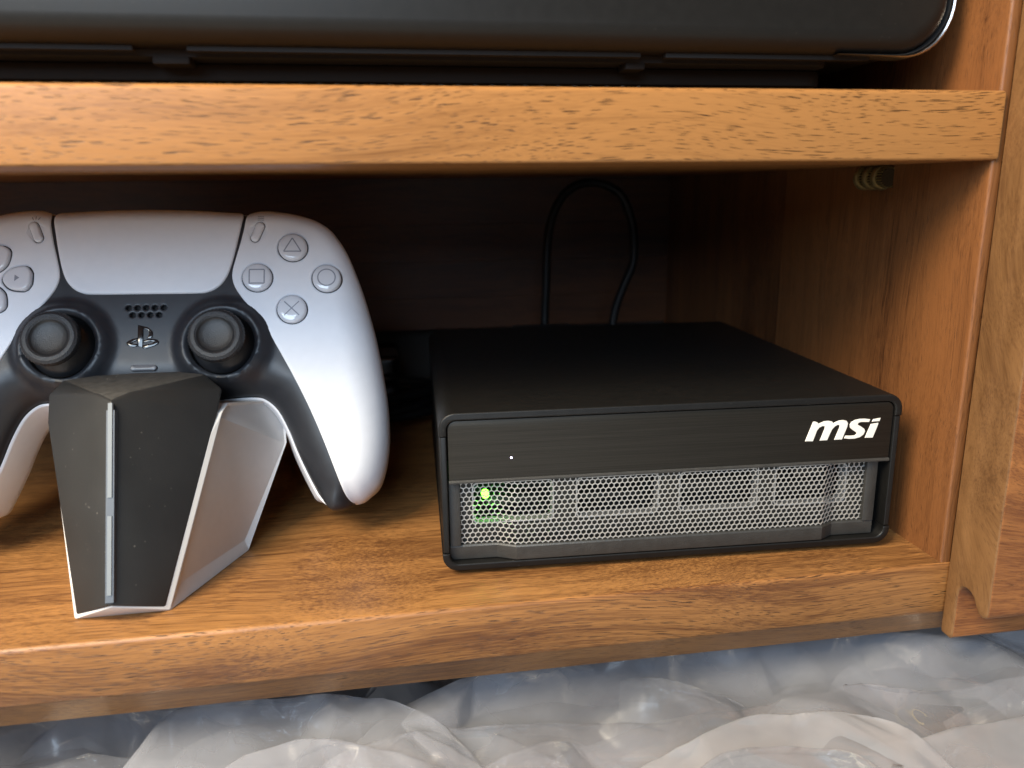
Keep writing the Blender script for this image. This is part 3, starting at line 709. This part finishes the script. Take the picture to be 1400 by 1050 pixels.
BTN = {'triangle': (48.4, 31.7), 'square': (36.5, 20.5), 'circle': (60.0, 20.3), 'cross': (48.2, 8.9)}
def capsule(p, q, r, n=8):
    p = np.array(p, float); q = np.array(q, float); d = (q-p)/np.linalg.norm(q-p); a0 = math.atan2(d[1], d[0]); P = []
    for k in range(n+1):
        a = a0-math.pi/2+math.pi*k/n; P.append(tuple(q+r*np.array([math.cos(a), math.sin(a)])))
    for k in range(n+1):
        a = a0+math.pi/2+math.pi*k/n; P.append(tuple(p+r*np.array([math.cos(a), math.sin(a)])))
    return P
OPT = capsule((35.5, 35.4), (37.2, 39.7), 1.45)
# right panel
pan_r = catmull(PAN, True, 1.2)
holes_r = [circle(c, 5.3) for c in BTN.values()]+[offset(ccw(OPT), -0.25)]
fr = obj('front_shell', *panel(pan_r, holes_r, lambda P: surf(P), 1.6, 0.5, 1.7, (0.15, 0.5, 1.1)), M_WHITE, ctl, 50)
# left panel with direction-button openings
DC = (-48.2, 20.9)
ARW = [(2.2, 0.0), (4.7, 3.6), (9.6, 4.5), (11.3, 3.2), (11.9, 2.0), (11.9, -2.0), (11.3, -3.2), (9.6, -4.5), (4.7, -3.6)]
def dpad(k, grow=0.0):
    a = math.pi/2*k; P = ccw([(x*math.cos(a)-y*math.sin(a), x*math.sin(a)+y*math.cos(a)) for x, y in catmull(ARW, True, 0.9)])
    if grow: P = offset(P, -grow)
    return [(x+DC[0], y+DC[1]) for x, y in P]
holes_l = [dpad(k, 0.15) for k in range(4)]+[offset(ccw(mirror(OPT)), -0.25)]
obj('front_shell', *panel(mirror(pan_r), holes_l, lambda P: surf(P), 1.6, 0.5, 1.7, (0.15, 0.5, 1.1)), M_WHITE, ctl, 50)
# touchpad
TPH = [(0, 48.0), (14, 47.7), (26.5, 47.0), (30.2, 46.2), (31.2, 43.3), (30.2, 37.0), (28.7, 29.5), (27.1, 23.3), (25.5, 19.7), (23.1, 17.0), (20.1, 15.5), (16, 15.1), (0, 15.1)]
tpl = catmull(TPH, False, 1.2); TPF = ccw(tpl+[(-x, y) for x, y in tpl[::-1][1:-1]])
obj('touchpad', *panel(TPF, [], lambda P: surf(P)+0.25, 2.0, 0.7, 1.8, (0.15, 0.5, 1.1)), M_WHITE, ctl, 50)
# dark middle body
SPK = [(-5.65+2.83*k, 10.35) for k in range(5)]+[(-4.24+2.83*k, 7.8) for k in range(4)]
inn = offset(SIL, 0.2)
dd = dist_poly(inn, OUTL, False)
inn2 = []
SIL_in = offset(SIL, 1.7)
for p, q, r in zip(SIL, inn, SIL_in):
    da = dist_poly([p], ARCL, False)[0]; t = float(sstep(0.5, 6.0, da)); inn2.append((q[0]*(1-t)+r[0]*t, q[1]*(1-t)+r[1]*t))
mute = capsule((-3.1, -10.8), (3.3, -10.8), 1.05)
hb = [circle(c, 10.7, 44) for c in STK]+[circle(c, 0.86, 12) for c in SPK]
def body_w(P): return surf(P, True)-0.55
obj('middle_body', *panel(inn2, hb, body_w, 3.0, 0.3, 1.5, (0.2, 0.6, 1.3)), M_GREYBODY, ctl, 60)
obj('speaker_backing', *prism(round_rect(-8, 8, 6, 12.2, 1, 3), -2.6, -2.2, XY), M_VOID, ctl)
# touchpad surround groove
tg = offset(TPF, -1.9); tgi = offset(TPF, -1.15)
# rear shell
tin = np.array([float(sstep(0.5, 5.0, v)) for v in dist_poly(SIL, OUTL, False)])
def rear_ring(a_in, a_out, tip=5.0): 
    n_ = np.array(offset(SIL, -1.0))-np.array(SIL)
    f_ = sstep(-61, -53, np.array(SIL)[:, 1]); am = (a_in*tin+a_out*(1-tin))*f_-tip*(1-f_)
    return np.array(SIL)+n_*am[:, None]
def rim_w(): 
    P = np.array(SIL); a = np.array([float(v) for v in Rout(P)]); b_ = Rin(P); return base_s(P)-(a*(1-tin)+b_*tin)
rw = rim_w(); V = []; F = []; n = len(SIL)
rings_ = [(0.1, -0.6, 0.6), (0.75, -0.1, 0.3), (0.9, 0.0, -0.4), (1.5, 0.0, -4.0), (2.4, -0.2, -9.0), (2.7, -1.0, -13.0)]
for (ai, ao, dw), tp_ in zip(rings_, (0.8, 0.6, 0.6, 1.2, 2.8, 5.0)): V += [(p[0], p[1], w+dw) for p, w in zip(rear_ring(ai, ao, tp_), rw)]
for k in range(len(rings_)-1):
    for i in range(n): F.append((k*n+i, k*n+(i+1) % n, (k+1)*n+(i+1) % n, (k+1)*n+i))
last = [tuple(p) for p in rear_ring(2.7, -1.0)]; wl_ = rw-13.0
P2, T2 = cdt_fill(last, [], 2.2, (0.15, 0.5, 1.2))
La = np.array(last); dl = dist_poly(P2, last); q_ = np.clip(1-dl/13.0, 0, 1)
wn_ = []
for p in P2:
    d2 = ((La-p)**2).sum(1)+0.01; wt = 1/d2**2; wn_.append(float((wl_*wt).sum()/wt.sum()))
zr = np.array(wn_)-11.0*np.sqrt(np.maximum(1-q_*q_, 0)); b0 = len(V)
V += [(p[0], p[1], w) for p, w in zip(P2, zr)]; F += [tuple(i+b0 for i in t) for t in T2]
obj('rear_shell', V, F, M_WHITE, ctl, 60)
# action buttons
def dome(c, r, h): 
    w0 = surf1(c)
    prof = [(0, h+0.25), (r*0.5, h+0.2), (r*0.82, h+0.05), (r*0.95, h-0.25), (r, h-0.7), (r, -2.5)]
    V, F = lathe(prof, 36, c); n6 = len(prof)
    return [(x, y, z+w0) for x, y, z in V], F, w0
def dome_z(c, r, h, w0):
    def f(q):
        d = math.hypot(q[0]-c[0], q[1]-c[1]); return w0+np.interp(d, [0, r*0.5, r*0.82, r*0.95, r], [h+0.25, h+0.2, h+0.05, h-0.25, h-0.7])+0.03
    return f
for nm, c in BTN.items():
    V, F, w0 = dome(c, 4.95, 1.25); bo = obj('button', V, F, M_BUTTON, ctl, 50); bo['label'] = nm+' face button'
    zf = dome_z(c, 4.95, 1.25, w0); x, y = c
    def seg(p, q, n=8): return [(p[0]+(q[0]-p[0])*k/n, p[1]+(q[1]-p[1])*k/n) for k in range(n+1)]
    mk = MB()
    if nm == 'triangle':
        T = [(x, y+3.1), (x-2.95, y-1.9), (x+2.95, y-1.9)]
        for i in range(3): mk.add(*ribbon(seg(T[i], T[(i+1) % 3]), 0.42, zf))
    elif nm == 'square':
        T = [(x-2.5, y+2.5), (x+2.5, y+2.5), (x+2.5, y-2.5), (x-2.5, y-2.5)]
        for i in range(4): mk.add(*ribbon(seg(T[i], T[(i+1) % 4]), 0.42, zf))
    elif nm == 'circle': mk.add(*ribbon(circle(c, 3.0, 32), 0.42, zf, True))
    else:
        mk.add(*ribbon(seg((x-2.5, y+2.5), (x+2.5, y-2.5)), 0.42, zf)); mk.add(*ribbon(seg((x-2.5, y-2.5), (x+2.5, y+2.5)), 0.34, lambda q, g=zf: g(q)+0.01))
    mk.build('symbol', M_MARK, bo)
# direction buttons
for k in range(4):
    P = dpad(k, -0.25)
    cx = sum(p[0] for p in P)/len(P); cy = sum(p[1] for p in P)/len(P)
    def hz(Q): 
        Q = np.asarray(Q, float); d = np.hypot(Q[:, 0]-DC[0], Q[:, 1]-DC[1]); return surf(Q)+0.5+0.07*d
    bo = obj('direction_button', *panel(P, [], hz, 2.5, 0.8, 1.4, (0.15, 0.45, 0.9)), M_BUTTON, ctl, 50)
    a = math.pi/2*k; tri = [(6.6, 1.15), (6.6, -1.15), (8.2, 0)]
    tri = [(x*math.cos(a)-y*math.sin(a)+DC[0], x*math.sin(a)+y*math.cos(a)+DC[1]) for x, y in tri]
    obj('symbol', [(p[0], p[1], float(hz([p])[0])+0.04) for p in tri], [(0, 1, 2)], M_MARK, bo)
# small menu buttons and their printed marks
for P in (OPT, mirror(OPT)):
    obj('menu_button', *panel(ccw(P), [], lambda Q: surf(Q)+0.55, 2.4, 0.5, 0.9, (0.12, 0.35)), M_WHITE, ctl, 50)
mk = MB()
for k in range(3):
    y_ = 42.0+0.78*k; mk.add(*ribbon([(36.35, y_), (37.4, y_), (38.5, y_)], 0.24, lambda q: surf1(q, 0.04)))
mk.build('menu_mark', M_MARK, fr)
mk = MB()
for a, b_ in (((-38.0, 43.1), (-37.5, 42.0)), ((-36.8, 43.4), (-36.75, 42.2)), ((-35.5, 43.1), (-36.0, 42.0))): mk.add(*ribbon([a, b_], 0.24, lambda q: surf1(q, 0.04)))
mk.build('share_mark', M_MARK, ctl)
# mute button
obj('mute_button', *panel(ccw(mute), [], lambda Q: np.full(len(Q), 0.05), 1.2, 0.35, 0.8, (0.1, 0.3)), plain('grey mute key', (0.12, 0.125, 0.14), 0.35), ctl, 50)
# emblem
EM = [[(-2.2, 4.1), (-0.5, 3.7), (-0.5, -3.75), (-2.1, -3.2)],
      [(-0.42, 3.7), (0.8, 3.3), (1.8, 2.6), (2.5, 1.7), (2.6, 0.6), (2.4, -0.3), (2.0, -0.62), (0.9, -0.45), (1.2, 0.1), (1.45, 0.9), (1.35, 1.7), (1.0, 2.3), (0.4, 2.6), (-0.42, 2.8)],
      [(-2.3, -0.4), (-3.6, -0.7), (-5.0, -1.3), (-5.7, -2.0), (-5.3, -2.9), (-4.4, -3.4), (-3.3, -3.55), (-2.3, -3.3), (-2.3, -2.5), (-2.9, -2.5), (-3.7, -2.3), (-3.9, -1.95), (-2.3, -1.25)],
      [(-0.3, -1.35), (1.4, -0.8), (2.7, -0.75), (4.1, -1.1), (4.7, -1.8), (4.4, -2.6), (3.2, -3.3), (0.5, -4.2), (-0.38, -4.1), (-0.38, -3.0), (2.5, -2.4), (3.0, -1.85), (2.1, -1.55), (-0.3, -2.1)]]
em0 = None
for k, P in enumerate(EM):
    o = obj('emblem', *prism(P, -0.75, 0.0 if k == 0 else -0.12, XY, 0, 0.14, 2), M_GLOSSB, ctl, 40)
# thumbsticks
for c in STK:
    w0 = 1.2
    st = obj('thumbstick', *[x for x in (lambda V, F: ([(a, b_, z+w0) for a, b_, z in V], F))(*lathe([(10.4, -2.2), (9.6, -0.6), (8.2, 0.9), (6.2, 2.2), (4.6, 3.0), (4.1, 3.6), (4.1, 6.2), (4.6, 6.8), (6.8, 7.2)], 40, c))], M_BLACKPL, ctl, 60)
    capm = lathe([(4.2, 6.6), (7.6, 6.5), (8.5, 6.9), (8.95, 7.7), (9.0, 8.6), (8.6, 9.6), (7.7, 10.2), (6.6, 10.25), (5.9, 9.9)], 96, c)
    np_ = 9; Vk = []
    for q_i, (a, b_, z) in enumerate(capm[0]):
        k_, i_k = divmod(q_i, np_); f_ = 1+(0.014 if (k_+i_k) % 2 else -0.014)*(1 if 3 <= i_k <= 7 else 0)
        Vk.append((c[0]+(a-c[0])*f_, c[1]+(b_-c[1])*f_, z+w0+(0.10 if (k_+i_k) % 2 and 4 <= i_k <= 7 else 0)))
    obj('cap_rim', Vk, capm[1], M_KNURL, st, 25)
    capc = lathe([(5.95, 9.95), (5.6, 9.45), (5.2, 9.15), (3.6, 8.85), (1.8, 8.65), (0.001, 8.6)], 44, c)
    obj('cap_center', [(a, b_, z+w0) for a, b_, z in capc[0]], capc[1], M_RUBBER, st, 60)
    V, F = lathe([(10.75, 1.6), (10.5, 0.4), (10.5, -3.0), (0.01, -3.2)], 40, c); obj('stick_well', V, F, M_VOID, ctl, 60)
# shoulder buttons behind the top edge
for sgn in (1, -1):
    P = round_rect(min(sgn*34, sgn*62), max(sgn*34, sgn*62), 33, 43.5, 3, 4)
    obj('shoulder_button', *prism(P, -13, -24, XY, 2, 2, 3), M_BLACKPL, ctl)

# ================================================================== cables behind
cb = obj('power_cable', *tube([(-84, 189, 8), (-90, 196, 22), (-91, 200, 50), (-90.3, 200, 70), (-89.7, 200, 90), (-87.5, 200, 104), (-82, 201, 115), (-74, 202, 121.2), (-65, 203, 122.6), (-56, 203, 120.5), (-49, 202, 115), (-44, 201, 103), (-42.6, 200, 90), (-43.5, 199, 80), (-48, 198, 70), (-54, 195, 56), (-57, 190, 40), (-57, 184, 25), (-57, 175, 22)], 2.2, 14, step=2.5), M_CABLE)
tag(cb, 'thick black cable standing in a tall loop behind the mini computer', 'cable')
obj('plug', *prism(round_rect(-63, -51, 16, 28, 2, 3), 170.6, 186, XZ, 1, 1), M_BLACKPL, cb)
obj('plug', *prism(round_rect(-110, -78, 22, 50.5, 2, 3), 180, 196, XZ, 1.5, 1.5), M_BLACKPL, cb)
rnd = random.Random(5)
def coil(cx, cy, rx, ry, z0_, turns, r, tilt, ph=0):
    P = []
    for k in range(int(turns*22)):
        a = 2*math.pi*k/22+ph; w = 1+0.06*math.sin(2.3*a+1)
        P.append((cx+rx*w*math.cos(a), cy+ry*w*math.sin(a), z0_+r+tilt*(1+math.sin(a*0.5+ph))*3+k/22*r*1.9))
    return P
c1 = obj('coiled_cable', *tube(coil(-188, 196, 36, 22, 0.3, 3.4, 2.5, 0.6), 2.5, 12, step=3), M_CABLE)
tag(c1, 'coiled black cable lying between the controller and the mini computer', 'cable')
c2 = obj('adapter_brick', *prism(round_rect(-205, -168, 212, 256, 5, 4), 0.3, 33, XY, 2.5, 2.5, 3), M_GLOSSB)
tag(c2, 'black glossy power adapter in the dark back corner behind the coiled cable', 'power adapter')

# ================================================================== brass threaded fitting under the upper shelf, on the side wall
br = empty('brass_fitting', (-1.6, 54, 122.2), 'small ribbed brass fitting below the upper shelf on the side wall', 'brass fitting')
V, F = lathe([(0.01, -8.0), (2.9, -8.0), (3.1, -7.0), (3.1, 8.2), (0.01, 8.2)], 24)
obj('core', [(x, w, z) for x, z, w in V], F, plain('dark brass', (0.055, 0.035, 0.015), 0.6, metal=0.5), br)
for k in range(3):
    c = 6.4-k*5.2
    V, F = lathe([(3.0, c-1.2), (4.0, c-1.1), (4.35, c-0.4), (4.35, c+0.4), (4.0, c+1.1), (3.0, c+1.2)], 32)
    obj('collar', [(x, w, z) for x, z, w in V], F, M_BRASS, br)
    rib = MB()
    for j in range(22):
        a = 2*math.pi*j/22; x = 3.35*math.cos(a); z = 3.35*math.sin(a)
        rib.add(*tube([(x, c-1.1, z), (x, c-4.1, z)], 0.26, 6))
    rib.build('knurl', M_BRASS, br)

# ================================================================== plastic bags under the shelf
def perlin(x, y, seed):
    rs_ = np.random.RandomState(seed); A_ = rs_.rand(64, 64)*2*np.pi; gx, gy = np.cos(A_), np.sin(A_)
    x = x+20.3; y = y+11.7
    ix = np.floor(x).astype(int); iy = np.floor(y).astype(int); fx = x-ix; fy = y-iy
    def g(a, b_): return gx[(ix+a) % 64, (iy+b_) % 64]*(fx-a)+gy[(ix+a) % 64, (iy+b_) % 64]*(fy-b_)
    u = fx**3*(fx*(fx*6-15)+10); v = fy**3*(fy*(fy*6-15)+10)
    return ((g(0, 0)*(1-u)+g(1, 0)*u)*(1-v)+(g(0, 1)*(1-u)+g(1, 1)*u)*v)*1.6
def sheet(crest, front, fall, seed, amp, mat, parent, name, ang=0.1, back=26.0, dx=0.0, nt=100, cell=15.0):
    """crumpled film hanging over a fold line: flat creased facets come forward from the crest, a short flap drops behind it"""
    rr = np.random.RandomState(seed)
    C = np.array(catmull(crest, False, 1.0)); al = np.concatenate([[0], np.cumsum(np.linalg.norm(np.diff(C, axis=0), axis=1))]); Lc = al[-1]
    C = np.stack([np.interp(np.linspace(0, Lc, 400), al, C[:, k]) for k in range(3)], 1)
    for _ in range(8): C[1:-1] = (C[:-2]+2*C[1:-1]+C[2:])/4
    q = np.linspace(0, 1, 400); C[:, 1] += 1.5*perlin(q*Lc/22, q*0, seed+1)+0.5*perlin(q*Lc/6, q*0, seed+2); C[:, 2] += 1.3*perlin(q*Lc/18, q*0+3, seed+3)
    bl_ = back+4
    pts = []; edges = []
    n0 = max(6, int(Lc/5))
    for k in range(n0+1): pts.append((Lc*k/n0, 0.0))                    # the crest
    edges += [(k, k+1) for k in range(n0)]
    for f_ in (front, -bl_):
        m_ = max(3, int(Lc/15)); 
        for k in range(m_+1): pts.append((Lc*k/m_, f_))
    for f_ in (0.8,):                                                    # a tight roll just in front of the crest
        for k in range(n0+1): pts.append((Lc*k/n0, f_))
    c_, s_ = math.cos(ang+0.25), math.sin(ang+0.25); sx_, sy_ = cell*1.75, cell*0.72; R_ = Lc+front+60
    nu, nv = int(2*R_/sx_), int(2*R_/sy_)
    for a in range(nu):
        for b_ in range(nv):
            u = -R_+a*sx_+rr.uniform(-0.48, 0.48)*sx_; v = -R_+b_*sy_+rr.uniform(-0.48, 0.48)*sy_
            l, f_ = Lc/2+c_*u-s_*v, front/2+s_*u+c_*v
            if 1 < l < Lc-1 and (3.0 < f_ < front-1.5 or -bl_+2 < f_ < -2.5): pts.append((l, f_))
    for b_ in range(int(front/8)):
        for l in (0.0, Lc): pts.append((l, front*(b_+0.5)/int(front/8+1)))
    v, e, f, *_ = delaunay_2d_cdt([Vector(p) for p in pts], edges, [], 0, 1e-4)
    P = np.array([tuple(p) for p in v]); l, fr_ = P[:, 0], P[:, 1]
    ff = np.clip(fr_, 0, None); bb = np.clip(-fr_, 0, None); t = ff/front
    X = np.interp(l, np.linspace(0, Lc, 400), C[:, 0]); Y = np.interp(l, np.linspace(0, Lc, 400), C[:, 1]); Z = np.interp(l, np.linspace(0, Lc, 400), C[:, 2])
    cx = (C[:, 0].min()+C[:, 0].max())/2
    X = X+dx*t+0.10*(X-cx)*t; Y = Y-ff+0.30*bb; Z = Z-fall*t**1.4-0.9*bb
    k = np.clip(np.abs(fr_)/9, 0.05, 1)
    Z = Z+k*amp*(rr.normal(0, cell*0.62, len(P))+cell*2.2*perlin(X/48, Y/30, seed+30)); Y = Y+k*amp*rr.normal(0, cell*0.3, len(P))
    me = bpy.data.meshes.new(name); me.from_pydata((np.stack([X, Y, Z], 1)*S).tolist(), [], [tuple(q_) for q_ in f]); me.materials.append(mat); me.update()
    cre = me.attributes.new('crease_edge', 'FLOAT', 'EDGE'); cv = rr.choice([0.2, 0.5, 0.9, 1.0], len(me.edges)).astype(np.float32); cre.data.foreach_set('value', cv)
    me.polygons.foreach_set('use_smooth', [True]*len(me.polygons))
    o = bpy.data.objects.new(name, me); COL.objects.link(o); o.parent = parent
    sub = o.modifiers.new('soften', 'SUBSURF'); sub.levels = 2; sub.render_levels = 2
    return o
bagA = empty('plastic_bag', (0, 0, 0), 'milky crumpled plastic bag under the left half of the lower shelf', 'plastic bag', 'plastic bags below the shelf')
bagB = empty('plastic_bag', (0, 0, 0), 'plastic bag folded into a smooth arch below the mini computer', 'plastic bag', 'plastic bags below the shelf')
bagC = empty('plastic_bag', (0, 0, 0), 'frosted plastic bag running under the door at lower right', 'plastic bag', 'plastic bags below the shelf')
sheet([(-460, 190, -78), (-250, 200, -76), (-40, 190, -74), (200, 190, -74)], 340, 6, 100, 0.8, FILM_D, bagA, 'lower_layer', 0.2, nt=160)
sheet([(-345, 36, -45), (-316, 34.6, -44), (-290, 34.4, -44), (-270, 33.9, -44), (-249.4, 33.3, -45), (-228.6, 34.4, -47), (-190, 37.5, -52)], 150, 8, 200, 0.34, FILM_B, bagA, 'rear_layer', 0.6)
sheet([(-262, -12, -42), (-258, -3.6, -41), (-252.3, 9.4, -40), (-247.8, 23.6, -40), (-226.8, 25.1, -40), (-198.9, 23.3, -40), (-177.7, 14.9, -40), (-160.4, -1.8, -41), (-149, -26, -43)], 90, 6, 300, 0.22, FILM_A, bagA, 'upper_fold', 0.5)
sheet([(-236, -21, -38), (-227.9, -13.7, -37), (-218.3, -6.5, -36), (-207.5, -2.7, -36), (-194.8, -5.6, -36), (-176, -13.9, -36), (-152, -29, -38)], 80, 4, 350, 0.2, FILM_A, bagA, 'front_fold', 0.9, back=12)
sheet([(-192, 10, -50), (-180, 17, -45), (-151.1, 25, -40), (-112.1, 29, -38.5), (-72.7, 28, -38.5), (-32.5, 26, -38.5), (11.3, 26, -38.5), (64.8, 21, -39), (120, 16, -40)], 130, 8, 500, 0.24, FILM_A, bagC, 'rear_layer', 0.1)
sheet([(-190, -4, -45), (-173.6, 0.5, -42), (-144.3, 0.5, -40), (-120.3, -5.5, -40), (-97.7, -7.7, -40), (-73, -6, -40), (-46.6, -3.1, -40), (-25.1, -1.7, -40), (-0.6, -8.1, -40), (34.3, -8.3, -40), (90, -10, -40)], 110, 4, 420, 0.24, FILM_B, bagC, 'front_layer', 0.05, back=14)
sheet([(-124, -43, -38), (-115.5, -34.6, -36), (-97.7, -25.9, -35), (-79.3, -19.5, -35), (-59.3, -16.8, -35), (-38.5, -21.9, -35), (-29.5, -33.2, -35), (-25, -52, -37)], 80, 4, 600, 0.17, FILM_C, bagB, 'front_fold', 0.1, back=16)
sheet([(-108, -49, -34), (-101.4, -40.7, -32), (-88.4, -34.5, -32), (-69.1, -34.8, -32), (-55.8, -38.4, -32), (-49.5, -45.7, -32), (-47, -55, -33)], 60, 3, 650, 0.12, FILM_B, bagB, 'front_flap', 0.1, back=10)
sheet([(-46, -32, -39), (-39.9, -31.7, -37), (-19.2, -32.1, -36), (-6.4, -31.1, -36), (17.5, -29.1, -36), (80, -26, -36)], 80, 2, 700, 0.10, FILM_C, bagC, 'hem', 0.05, back=10)
rf = random.Random(12)
for k in range(17):                                   # loose overlapping folds with straight creased edges
    x_ = -325+(k+0.5)*385/17+rf.uniform(-12, 12); y_ = rf.uniform(-26, 22) if x_ < -60 else rf.uniform(-34, 12); a_ = rf.choice((-1, 1))*rf.uniform(0.15, 0.75); ln = rf.uniform(26, 62)
    z_ = -37-rf.uniform(0, 7)-0.06*y_; cs_, sn_ = math.cos(a_), math.sin(a_); bow = rf.uniform(-5, 5)
    cr_ = [(x_+cs_*ln*q, y_+sn_*ln*q+bow*(1-4*q*q), z_-7*(2*abs(q))**3) for q in (-0.5, -0.3, -0.1, 0.1, 0.3, 0.5)]
    sheet(cr_, rf.uniform(30, 60), rf.uniform(5, 12), 800+k*7, rf.uniform(0.10, 0.20), (FILM_A, FILM_B, FILM_B)[k % 3], bagA if x_ < -170 else (bagB if x_ < -70 else bagC), 'loose_fold', a_, back=rf.uniform(3, 9), dx=rf.uniform(-14, 14), nt=44)
# dark packet seen through the film
pk = MB(); V = []; F = []
pkt = empty('foil_packet', (-12, -8, -55), 'dark foil packet with gold print lying among the plastic bags', 'packet')
nx, ny = 26, 14
for s_ in (1, -1):
    for i in range(nx+1):
        for j in range(ny+1):
            u, v = i/nx, j/ny; h = 5.5*(math.sin(math.pi*u)*math.sin(math.pi*v))**0.6
            V.append(((u-0.5)*46, (v-0.5)*24, s_*h+0.9*math.sin(9*u+5*v)*math.sin(math.pi*u)*math.sin(math.pi*v)))
    b0 = 0 if s_ == 1 else (nx+1)*(ny+1)
    for i in range(nx):
        for j in range(ny): F.append((b0+i*(ny+1)+j, b0+(i+1)*(ny+1)+j, b0+(i+1)*(ny+1)+j+1, b0+i*(ny+1)+j+1))
pb = obj('pouch', V, F, plain('dark foil', (0.05, 0.048, 0.05), 0.28, metal=0.4), pkt, 60)
def pz(q): 
    u, v = q[0]/46+0.5, q[1]/24+0.5; return 5.5*(max(0, math.sin(math.pi*u)*math.sin(math.pi*v)))**0.6+0.9*math.sin(9*u+5*v)*math.sin(math.pi*u)*math.sin(math.pi*v)+0.12
mk = MB()
for a in (0, 1): mk.add(*ribbon([(0.75*x-2+5*a, y) for x, y in circle((0, 1), 3.0, 18)][:15], 0.8, pz))
mk.build('print_mark', plain('gold print', (0.62, 0.48, 0.18), 0.4, metal=0.5), pb)
pkt.rotation_euler = (0.22, 0.05, -0.22)
